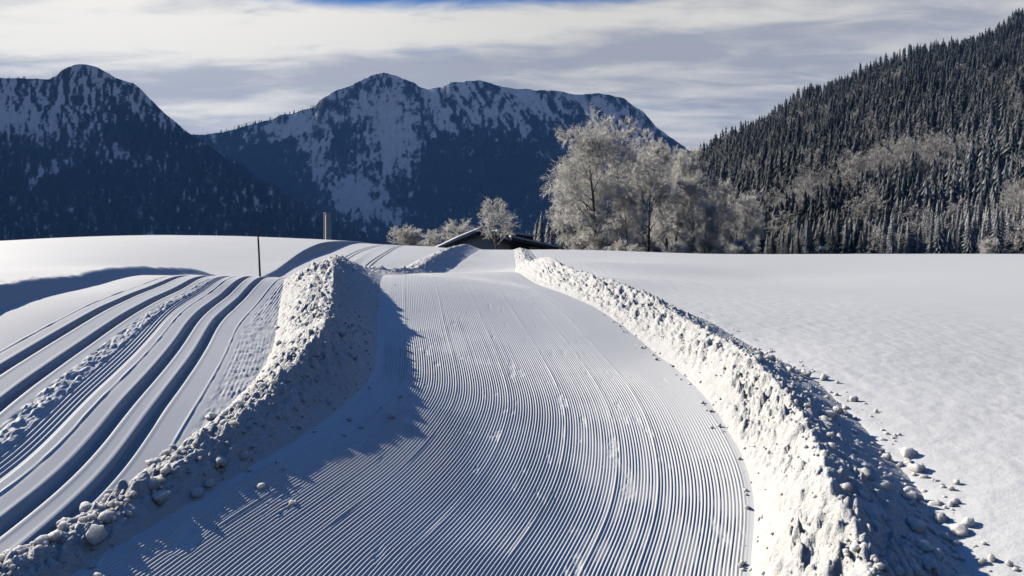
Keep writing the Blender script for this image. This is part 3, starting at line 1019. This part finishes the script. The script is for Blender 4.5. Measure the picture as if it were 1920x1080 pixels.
plant('bush', BUSH[0], (pxu(1853, 104), 104, .2), 2.9, (.85, .85, 1.0), 'white frosted bush at the field edge before the dark conifers', 'bush')
plant('bush', BUSH[1], (pxu(1883, 103), 103, .45), 1.9, .38, 'very small white bush close beside the bigger frosted bush', 'bush')
TAN = [broadleaf_meshes('hillside', M_TANWOOD, seed=s, h=13, spread=5.0, trunk_r=.2, counts=(1, 12, 6, 5), clear=.12, up=.7, twig=.055) for s in (41, 42)]
plant('bare_tree', TAN[0], (pxu(1912, 150), 150, -1), 1.0, (.75, .75, .62), 'grey bare tree at the edge of the field behind the two white bushes', 'tree')

# ---- conifers
rngc = np.random.default_rng(77)
CON_NEAR = []
for k in range(9):
    fr = (.45, .75, 1.05)[k % 3]
    V, F, A = conifer_np(rngc, 18, 3.7 + .55 * (k // 3), 15, 11, fr)
    CON_NEAR.append(mesh_np('spruce_tree', V, [F], M_CONIFER, smooth=False, attrs={'frost': A}))
GC = 'frosted spruces of the wooded hill'
rh = np.random.default_rng(9)
cand = []
tries = 0
cell = {}
while len(cand) < 7200 and tries < 90000:
    tries += 1
    u = rh.uniform(1290, 2080)
    s = rh.uniform(0, 1) ** .85 * 1.03 if rh.uniform() > .14 else rh.uniform(-.02, .10)
    yf, yc, zc = hill_geom(u)
    Y = float(yf + (yc - yf) * s)
    X = pxu(u, Y)
    key = (int(X // 3.7), int(Y // 3.7))
    if key in cell:
        continue
    v_here = 460 - (float(hill_z(np.array(u), np.array(s), np.array(X), np.array(Y))) - EYE) / Y * 1450
    # tan broadleaf thickets take these spots
    tan = blob(u, v_here, 1500, 405, 75, 22, -30) + blob(u, v_here, 1640, 345, 110, 24, -22) + blob(u, v_here, 1760, 325, 60, 22, -20) + .8 * blob(u, v_here, 1690, 120, 25, 18) + .9 * blob(u, v_here, 1915, 430, 30, 30) + .35 * blob(u, v_here, 1420, 330, 40, 30)
    cell[key] = 1
    is_tan = tan > rh.uniform(.25, 1.0) or rh.uniform() < .03
    cand.append((u, v_here, X, Y, s, is_tan))
con = [c for c in cand if not c[5]]
tans = [c for c in cand if c[5]]
con.sort(key=lambda c: c[3])


def zone_frost(u, v):
    return float(np.clip(.20 + .50 * sst(v, 120, 300) * sst(u, 1500, 1850) + .25 * sst(v, 230, 380) + .1 * blob(u, v, 1400, 380, 80, 60) - .45 * blob(u, v, 1575, 440, 75, 45) - .25 * blob(u, v, 1500, 330, 90, 40), .12, 1.0))


def where(u, v, Y):
    if Y < 240:
        row = 'in the front row'
    elif Y < 300:
        row = 'in the second row'
    else:
        row = 'higher on the wooded hill'
    side = ' near the bare grove' if u < 1480 else ' below the tan thicket' if u < 1700 else ' beyond the tan thicket'
    return row + side


LABS = ('dark spruce with thin frost ', 'grey spruce with frosted boughs ', 'pale spruce with whitened boughs ')
near_in = [c for c in con if 1300 < c[0] < 1935][:300]
near_set = set(id(c) for c in near_in)
for i, c in enumerate(near_in):
    u, v, X, Y, s, _ = c
    z = float(hill_z(np.array(u), np.array(s), np.array(X), np.array(Y)))
    fr = zone_frost(u, v) + rh.normal(0, .12)
    k = (0 if fr < .42 else 1 if fr < .72 else 2)
    o = bpy.data.objects.new('spruce_tree', CON_NEAR[k + 3 * int(rh.integers(0, 3))])
    COL.objects.link(o)
    o.location = (X, Y, z - .5)
    sc = rh.uniform(.38, .74)
    o.scale = (sc, sc, sc * rh.uniform(.92, 1.12))
    o.rotation_euler = (0, 0, rh.uniform(0, 6.28))
    tag(o, LABS[k] + where(u, v, Y), 'tree', GC)
# the rest of the forest
protos = [conifer_np(rngc, 18, 4.1 + .4 * k, 7, 6, 1.0) for k in range(6)]
VV, FF, AA = [], [], []
n0 = 0
for c in con:
    if id(c) in near_set:
        continue
    u, v, X, Y, s, _ = c
    z = float(hill_z(np.array(u), np.array(s), np.array(X), np.array(Y)))
    V, F, A = protos[int(rh.integers(0, 6))]
    sc = rh.uniform(.40, 1.0)
    a = rh.uniform(0, 6.28)
    ca, sa = math.cos(a) * sc, math.sin(a) * sc
    fr = np.clip(zone_frost(u, v) + rh.normal(0, .13), .08, 1.05)
    P = np.stack([V[:, 0] * ca - V[:, 1] * sa + X, V[:, 0] * sa + V[:, 1] * ca + Y, V[:, 2] * sc * rh.uniform(.9, 1.15) + z - .5], -1)
    VV.append(P)
    FF.append(F + n0)
    AA.append(A * fr)
    n0 += len(V)
# small trees along the ridge between the two mountains
for u in np.concatenate([rh.uniform(398, 600, 60), rh.uniform(-60, 100, 16), rh.uniform(330, 400, 14)]):
    left = u < 400
    sk = np.array(SKY_LEFT if left else SKY_MID, float)
    Y = float(np.interp(u, [-700, 100, 400], [3000, 3000, 2950])) if left else 4300.0
    v0 = float(np.interp(u, sk[:, 0], sk[:, 1]))
    X, Y, z = px_to(u, v0 + 2, Y - 15)
    V, F, A = protos[int(rh.integers(0, 6))]
    sc = rh.uniform(.7, 1.5) * (1.0 if not left else .7)
    VV.append(V * np.array([sc * .9, sc * .9, sc]) + np.array([X, Y, z]))
    FF.append(F + n0)
    AA.append(A * .15)
    n0 += len(V)
fo = link('forest', mesh_np('forest', np.concatenate(VV), [np.concatenate(FF)], M_CONIFER, smooth=False, attrs={'frost': np.concatenate(AA)}))
tag(fo, 'dense frosted spruce forest covering the steep wooded hill', 'forest', kind='stuff')
# bare broadleaf thickets on the hillside
tans.sort(key=lambda c: c[3])
for i, c in enumerate(tans[:290]):
    u, v, X, Y, s, _ = c
    z = float(hill_z(np.array(u), np.array(s), np.array(X), np.array(Y)))
    sc = rh.uniform(.75, 1.15)
    plant('bare_tree', TAN[i % 2], (X, Y, z - .5), rh.uniform(0, 6.28), (sc * 1.25, sc * 1.25, sc), ('tan grey bare tree at the low end of the thicket, near the bare grove' if u < 1560 else 'tan grey bare tree in the broad middle of the thicket crossing the wooded hill' if u < 1720 else 'tan grey bare tree at the upper end of the thicket on the wooded hill' if u < 1850 else 'tan grey bare tree at the foot of the hill by the frame edge'), 'tree', 'bare trees in the tan hillside thicket')

# blue shaded conifers beyond the house
GB = 'frosted spruces beyond the house'
for i in range(22):
    u = 988 + 88 * (i / 21) + rh.uniform(-5, 5)
    Y = rh.uniform(230, 290)
    o = bpy.data.objects.new('spruce_tree', CON_NEAR[[1, 2, 4, 5, 7, 8][i % 6]])
    COL.objects.link(o)
    o.location = (pxu(u, Y), Y, -1.5)
    sc = rh.uniform(.5, .78) * (1 if u > 1000 else .8)
    o.scale = (sc, sc, sc)
    o.rotation_euler = (0, 0, rh.uniform(0, 6.28))
    tag(o, 'frosted spruce in the blue row beyond the dark annex of the house', 'tree', GB)
# ------------------------------------------------------------------ house
def box(V, F, x0, x1, y0, y1, z0, z1):
    n = len(V)
    V += [(x, y, z) for z in (z0, z1) for y in (y0, y1) for x in (x0, x1)]
    F += [(n, n + 2, n + 3, n + 1), (n + 4, n + 5, n + 7, n + 6), (n, n + 1, n + 5, n + 4), (n + 2, n + 6, n + 7, n + 3), (n, n + 4, n + 6, n + 2), (n + 1, n + 3, n + 7, n + 5)]


def prism(V, F, poly, y0, y1):
    """outline in x, z pushed from y0 to y1 (outline runs counter-clockwise seen from the front)"""
    n, k = len(V), len(poly)
    V += [(x, y0, z) for x, z in poly] + [(x, y1, z) for x, z in poly]
    F.append(tuple(range(n, n + k)))
    F.append(tuple(range(n + 2 * k - 1, n + k - 1, -1)))
    for i in range(k):
        j = (i + 1) % k
        F.append((n + i, n + k + i, n + k + j, n + j))


def part(name, VF, mat, parent, bevel=0.0, label=None):
    V, F = VF
    me = bpy.data.meshes.new(name)
    me.from_pydata(V, [], F)
    me.update()
    me.materials.append(mat)
    o = link(name, me, parent)
    if bevel:
        b = o.modifiers.new('edge', 'BEVEL')
        b.width = bevel
        b.segments = 2
        b.limit_method = 'ANGLE'
    if label:
        o['label'] = label
    return o


M_WALL = plain_mat('pale_render', (.66, .65, .63), .9, .12, 2)
M_WOOD = plain_mat('dark_boards', (.035, .028, .024), .85, .4, 4)
M_ROOF = plain_mat('dark_roof', (.03, .028, .027), .8, .3, 5)
M_ROOFSNOW = snow_mat('roof_snow', fine=.3, scale=4, dist=.05)
M_GLASS = plain_mat('window_glass', (.02, .024, .03), .15)


def house():
    e = bpy.data.objects.new('house', None)
    COL.objects.link(e)
    Y = 108.0
    e.location = (pxu(903, Y), Y, -.25)
    e.rotation_euler = (0, 0, R(7))
    tag(e, 'low snow-roofed gabled house with a dark wooden annex behind the small round tree', 'house')
    k = Y / 1450

    def P(u, v):
        return ((u - 903) * k, EYE - (v - 460) * k)
    # main gable, facing the trail
    V, F = [], []
    prism(V, F, [P(836, 480), P(836, 459), P(903, 430), P(968, 457), P(968, 480)][::-1], 0.0, 9.0)
    part('wall', (V, F), M_WALL, e)
    V, F = [], []
    th = 5
    prism(V, F, [P(822, 462.5), P(903, 427.5), P(903, 427.5 + th), P(822, 462.5 + th)][::-1], -1.0, 10.0)
    prism(V, F, [P(903, 427.5), P(984, 461), P(984, 461 + th), P(903, 427.5 + th)][::-1], -1.0, 10.0)
    rf = part('roof', (V, F), M_ROOF, e)
    V, F = [], []
    prism(V, F, [P(820, 459), P(860, 440), P(903, 422), P(903, 427.2), P(820, 463)][::-1], -1.15, 10.1)
    prism(V, F, [P(903, 422), P(945, 438.5), P(986, 457), P(986, 461.6), P(903, 427.2)][::-1], -1.15, 10.1)
    part('roof_snow', (V, F), M_ROOFSNOW, rf)
    # window in the gable
    V, F = [], []
    box(V, F, P(868, 0)[0], P(882, 0)[0], -.06, .02, P(0, 466)[1], P(0, 454)[1])
    w = part('window', (V, F), M_WOOD, e)
    V, F = [], []
    box(V, F, P(870, 0)[0], P(880, 0)[0], -.09, -.05, P(0, 464.5)[1], P(0, 455.5)[1])
    part('pane', (V, F), M_GLASS, w)
    # annex: upper gable piece with a dark fascia, lower lean-to
    V, F = [], []
    prism(V, F, [P(950, 480), P(950, 436), P(998, 446), P(998, 480)][::-1], 2.0, 9.0)
    part('annex_wall', (V, F), M_WOOD, e)
    V, F = [], []
    prism(V, F, [P(935, 430), P(1003, 440.5), P(1003, 447.5), P(935, 437)][::-1], .8, 9.6)
    r2 = part('annex_roof', (V, F), M_ROOF, e)
    V, F = [], []
    prism(V, F, [P(933, 426), P(1004, 436.8), P(1004, 440.3), P(933, 429.8)][::-1], .7, 9.7)
    part('roof_snow', (V, F), M_ROOFSNOW, r2)
    V, F = [], []
    prism(V, F, [P(958, 482), P(958, 447), P(1036, 466), P(1036, 482)][::-1], -1.5, 6.0)
    part('shed_wall', (V, F), M_WOOD, e)
    V, F = [], []
    prism(V, F, [P(955, 441.5), P(1044, 461), P(1044, 465.5), P(955, 447)][::-1], -2.6, 6.6)
    r3 = part('shed_roof', (V, F), M_ROOF, e)
    V, F = [], []
    prism(V, F, [P(954, 438), P(1000, 448.5), P(1045, 457.5), P(1045, 460.8), P(954, 441.3)][::-1], -2.7, 6.7)
    part('roof_snow', (V, F), M_ROOFSNOW, r3)
    V, F = [], []
    box(V, F, P(990, 0)[0], P(1013, 0)[0], -1.58, -1.48, P(0, 482)[1], P(0, 459)[1])
    part('door', (V, F), M_WALL, e, label='pale grey sliding door of the dark shed')
    # boards on the shed front
    for i in range(9):
        u = 960 + i * 3.2
        V, F = [], []
        box(V, F, P(u, 0)[0], P(u + 2.7, 0)[0], -1.56, -1.49, P(0, 482)[1], P(0, 450 + i * .8)[1])
        part('board', (V, F), M_WOOD, e)


house()

# ------------------------------------------------------------------ poles
M_STAKE = plain_mat('weathered_stake', (.05, .042, .036), .85, .4, 30)
M_PILLAR = plain_mat('pale_concrete', (.62, .63, .64), .85, .12, 3)
M_LIT_EDGE = plain_mat('lit_edge', (.8, .8, .8), .8, .1, 3)


def lathe(profile, sides, wob=0.0, seed=0):
    rng = np.random.default_rng(seed)
    n = len(profile)
    ph = np.arange(sides) * 2 * np.pi / sides
    V = np.array([[r * math.cos(a) * (1 + wob * rng.normal()), r * math.sin(a) * (1 + wob * rng.normal()), z] for r, z in profile for a in ph])
    i = np.arange(n - 1)[:, None] * sides + np.arange(sides)[None]
    j = np.arange(n - 1)[:, None] * sides + (np.arange(sides)[None] + 1) % sides
    return V, np.stack([i, j, j + sides, i + sides], -1).reshape(-1, 4)


Ys = 15.6
xs = pxu(488, Ys)
zs = float(base(xs, Ys))
V, F = lathe([(.001, -.35), (.021, -.35), (.020, .2), (.019, .5), (.017, .75), (.014, .9), (.010, 1.02), (.001, 1.03)], 9, .05, 3)
st = bpy.data.objects.new('marker_pole', None)
COL.objects.link(st)
st.location = (xs, Ys, zs - .03)
st.rotation_euler = (R(1), R(-2.6), 0)
tag(st, 'thin dark wooden stake leaning slightly beside the twin ski tracks', 'pole')
link('stake', mesh_np('stake', V, [F], M_STAKE), st)
V, F = lathe([(.001, .89), (.0165, .89), (.015, .97), (.016, .975), (.001, .975)], 9, .02, 4)
link('grey_tip', mesh_np('grey_tip', V, [F], plain_mat('grey_tip', (.16, .17, .19), .8)), st)

Yp = 84.0
pl = bpy.data.objects.new('pillar', None)
COL.objects.link(pl)
pl.location = (pxu(610, Yp), Yp, 0)
pl.rotation_euler = (0, 0, R(-58))
tag(pl, 'upright pale grey pillar standing behind the crest of the smooth snow field', 'pillar')
kk = Yp / 1450
zt = EYE + 60 * kk
V, F = [], []
box(V, F, -5.2 * kk, 5.2 * kk, 0, .5, 0, zt - .04)
part('shaft', (V, F), M_PILLAR, pl, .02)
V, F = [], []
box(V, F, -6.6 * kk, -5.2 * kk - .004, -.06, .54, 0, zt)
box(V, F, 5.2 * kk + .004, 6.6 * kk, -.06, .54, 0, zt)
part('lit_edge_strip', (V, F), M_LIT_EDGE, pl, .01)  # paler strips stand in for light catching the pillar's two edges
V, F = [], []
box(V, F, -7 * kk, 7 * kk, -.1, .6, zt + .004, zt + .06)
part('cap', (V, F), M_ROOFSNOW, pl, .02)

# ------------------------------------------------------------------ small pale things by the wood
rm = np.random.default_rng(4)


def lump_mesh(seed, sub=2, rough=.22, flat=.8):
    import bmesh
    bm = bmesh.new()
    bmesh.ops.create_icosphere(bm, subdivisions=sub, radius=1.0)
    rng = np.random.default_rng(seed)
    off = rng.uniform(0, 50, 3)
    for v in bm.verts:
        p = np.array(v.co)
        n = (fbm(np.array(p[0] * 1.1 + off[0]), np.array(p[1] * 1.1 + p[2] * .9 + off[1]), seed, 3) + fbm(np.array(p[2] * 1.3 + off[2]), np.array(p[0] * 1.2 - p[1]), seed + 9, 3)) * .9
        # a few flat facets, as broken snow has
        d = fbm(np.array(p[0] * 3.4 + off[1]), np.array(p[1] * 3.1 + p[2] * 2.7 + off[2]), seed + 3, 3) + fbm(np.array(p[2] * 3.6 + off[0]), np.array(p[0] * 2.9 - p[1] * 2.2), seed + 5, 3)
        f = 1 + rough * 2.2 * float(n) + .24 * float(d)
        v.co = Vector((p[0] * f, p[1] * f, p[2] * f * flat))
    for _ in range(3):
        d = Vector(rng.normal(0, 1, 3)).normalized()
        lim = rng.uniform(.62, .85)
        for v in bm.verts:
            e = v.co.dot(d) - lim
            if e > 0:
                v.co -= d * e * .85
    me = bpy.data.meshes.new('snow_clump')
    bm.to_mesh(me)
    bm.free()
    me.polygons.foreach_set('use_smooth', np.ones(len(me.polygons), bool))
    me.materials.append(M_CLUMP)
    return me


LUMPS = [lump_mesh(s, 3, .24 + .07 * (s % 3), .66 + .08 * (s % 4)) for s in range(8)]
Yb = 102.0
mo = link('snow_mound', LUMPS[2], None, (pxu(1540, Yb), Yb, EYE - 7.5 / 1450 * Yb), .4, (.42, .42, .40))
tag(mo, 'small round white mound shining against the dark foot of the conifers', 'snow mound')

Yt = 560.0
tw = bpy.data.objects.new('tower', None)
COL.objects.link(tw)
zt = EYE + (460 - 300) / 1450 * Yt
tw.location = (pxu(1447, Yt), Yt, zt - 1.5)
tw.rotation_euler = (0, 0, R(-62))
tag(tw, 'tiny white tower showing among the conifers high on the wooded hill', 'tower')
M_WHITE = plain_mat('white_render', (.8, .8, .8), .7)
V, F = [], []
box(V, F, -1.1, 1.1, -1.1, 1.1, -12, 7.6)
part('shaft', (V, F), M_WHITE, tw)
V, F = [(-1.3, -1.3, 7.6), (1.3, -1.3, 7.6), (1.3, 1.3, 7.6), (-1.3, 1.3, 7.6), (0, 0, 9.8)], [(3, 2, 1, 0), (0, 1, 4), (1, 2, 4), (2, 3, 4), (3, 0, 4)]
part('roof', (V, F), M_ROOFSNOW, tw)

# ------------------------------------------------------------------ loose lumps of snow
rs = np.random.default_rng(31)


def put_clump(x, y, r, z, label, group, k=None):
    o = bpy.data.objects.new('snow_clump', LUMPS[int(rs.integers(0, 8)) if k is None else k])
    COL.objects.link(o)
    o.location = (x, y, z)
    o.rotation_euler = tuple(rs.uniform(-.5, .5, 2)) + (rs.uniform(0, 6.28),)
    o.scale = tuple(r * rs.uniform(.8, 1.2, 3))
    tag(o, label, 'snow clump', group)


def on_bank(which, x, y):
    z, p, s = bank_z(which, np.array(x), np.array(y))
    return float(z), float(p), float(s)


# shaded outer side of the field-side bank and the field beside it
n = 0
while n < 118:
    y = 3.9 + 8.0 * rs.uniform(0, 1) ** 1.8
    a, b = float(SR(np.array(y))), float(RO(np.array(y)))
    s = rs.uniform(.42, 1.06)
    x = a + (b - a) * s
    if s < 1:
        z = on_bank('out', x, y)[0]
    else:
        z = float(base(x, y))
    r = float(np.clip(rs.lognormal(-3.6, .45), .016, .055)) * (1.15 if y < 6 else 1)
    put_clump(x, y, r, z + r * .3, ('rounded snow lump at the shaded outer foot of the field-side bank' if s > .85 else 'rounded snow lump high on the shaded outer side of the field-side bank, under its crest' if s < .62 else 'rounded snow lump halfway down the shaded outer side of the field-side bank'), 'snow lumps on the shaded side of the field-side bank')
    n += 1
n = 0
while n < 20:
    y = 4.0 + 6 * rs.uniform(0, 1) ** 1.5
    b = float(RO(np.array(y)))
    x = b + rs.uniform(-.05, .2)
    r = rs.uniform(.010, .03)
    put_clump(x, y, r, float(base(x, y)) + r * .55, 'stray snow lump on the smooth field casting a long pointed shadow', 'stray snow lumps on the field')
    n += 1
# near stretch of the middle bank
n = 0
while n < 112:
    y = 4.0 + 6.5 * rs.uniform(0, 1) ** 1.5
    a, b = float(LB(np.array(y))), float(SL(np.array(y)))
    s = np.clip(rs.normal(.48, .24), .02, 1.0)
    x = a + (b - a) * s
    z = on_bank('mid', x, y)[0]
    r = float(np.clip(rs.lognormal(-3.4, .36), .018, .05)) * (1 if y < 7 else .75)
    put_clump(x, y, r, z + r * .3, ('rounded snow lump on the shaded corduroy side of the ridge between the trails' if s > .56 else 'rounded sunlit snow lump on the ski track side of the ridge between the trails'), 'snow lumps heaped on the ridge between the trails')
    n += 1
# lumps fallen on the corduroy
for i in range(12):
    y = 4.3 + 4.2 * rs.uniform(0, 1)
    x = float(SL(np.array(y))) + rs.uniform(.02, .55)
    r = rs.uniform(.012, .034)
    put_clump(x, y, r, float(base(x, y)) + r * .6, 'small snow lump lying on the corduroy below the shaded ridge', 'snow lumps fallen on the corduroy below the ridge')
for i in range(28):
    y = 4.5 + 11 * rs.uniform(0, 1)
    x = float(SR(np.array(y))) + rs.normal(-.02, .05)
    r = rs.uniform(.010, .026)
    put_clump(x, y, r, float(base(x, y)) + r * .6, 'small snow crumb along the corduroy edge below the sunlit bank', 'snow crumbs along the corduroy edge')


def crumbs(which, parent, n, seed):
    """the finer rubble on a bank, too small and too many to pick apart"""
    rg_ = np.random.default_rng(seed)
    me0 = lump_mesh(99, 1, .3, .8)
    v0 = np.array([v.co[:] for v in me0.vertices])
    f0 = np.array([p.vertices[:] for p in me0.polygons])
    VV, FF = [], []
    for k in range(n):
        y = 3.6 + 12 * rg_.uniform(0, 1) ** 1.9
        a, b = (float(LB(np.array(y))), float(SL(np.array(y)))) if which == 'mid' else (float(SR(np.array(y))), float(RO(np.array(y))))
        s = rg_.normal(.56, .22) if which == 'mid' else rg_.uniform(.3, 1.08) if rg_.uniform() < .8 else rg_.uniform(-.04, .3)
        s = float(np.clip(s, -.05, 1.12))
        x = a + (b - a) * s
        z = on_bank(which, x, y)[0] if 0 < s < 1 else float(base(x, y))
        r = float(np.clip(rg_.lognormal(-4.3, .4), .007, .024))
        c, d = math.cos(k), math.sin(k)
        q = v0 * rg_.uniform(.75, 1.25, 3) * r
        VV.append(np.stack([q[:, 0] * c - q[:, 1] * d + x, q[:, 0] * d + q[:, 1] * c + y, q[:, 2] + z + r * .5], -1))
        FF.append(f0 + k * len(v0))
    o = link('snow_crumbs', mesh_np('snow_crumbs', np.concatenate(VV), [np.concatenate(FF)], M_CLUMP), parent)
    o['kind'] = 'stuff'


crumbs('mid', bank_mid, 750, 5)
crumbs('out', bank_out, 1000, 6)
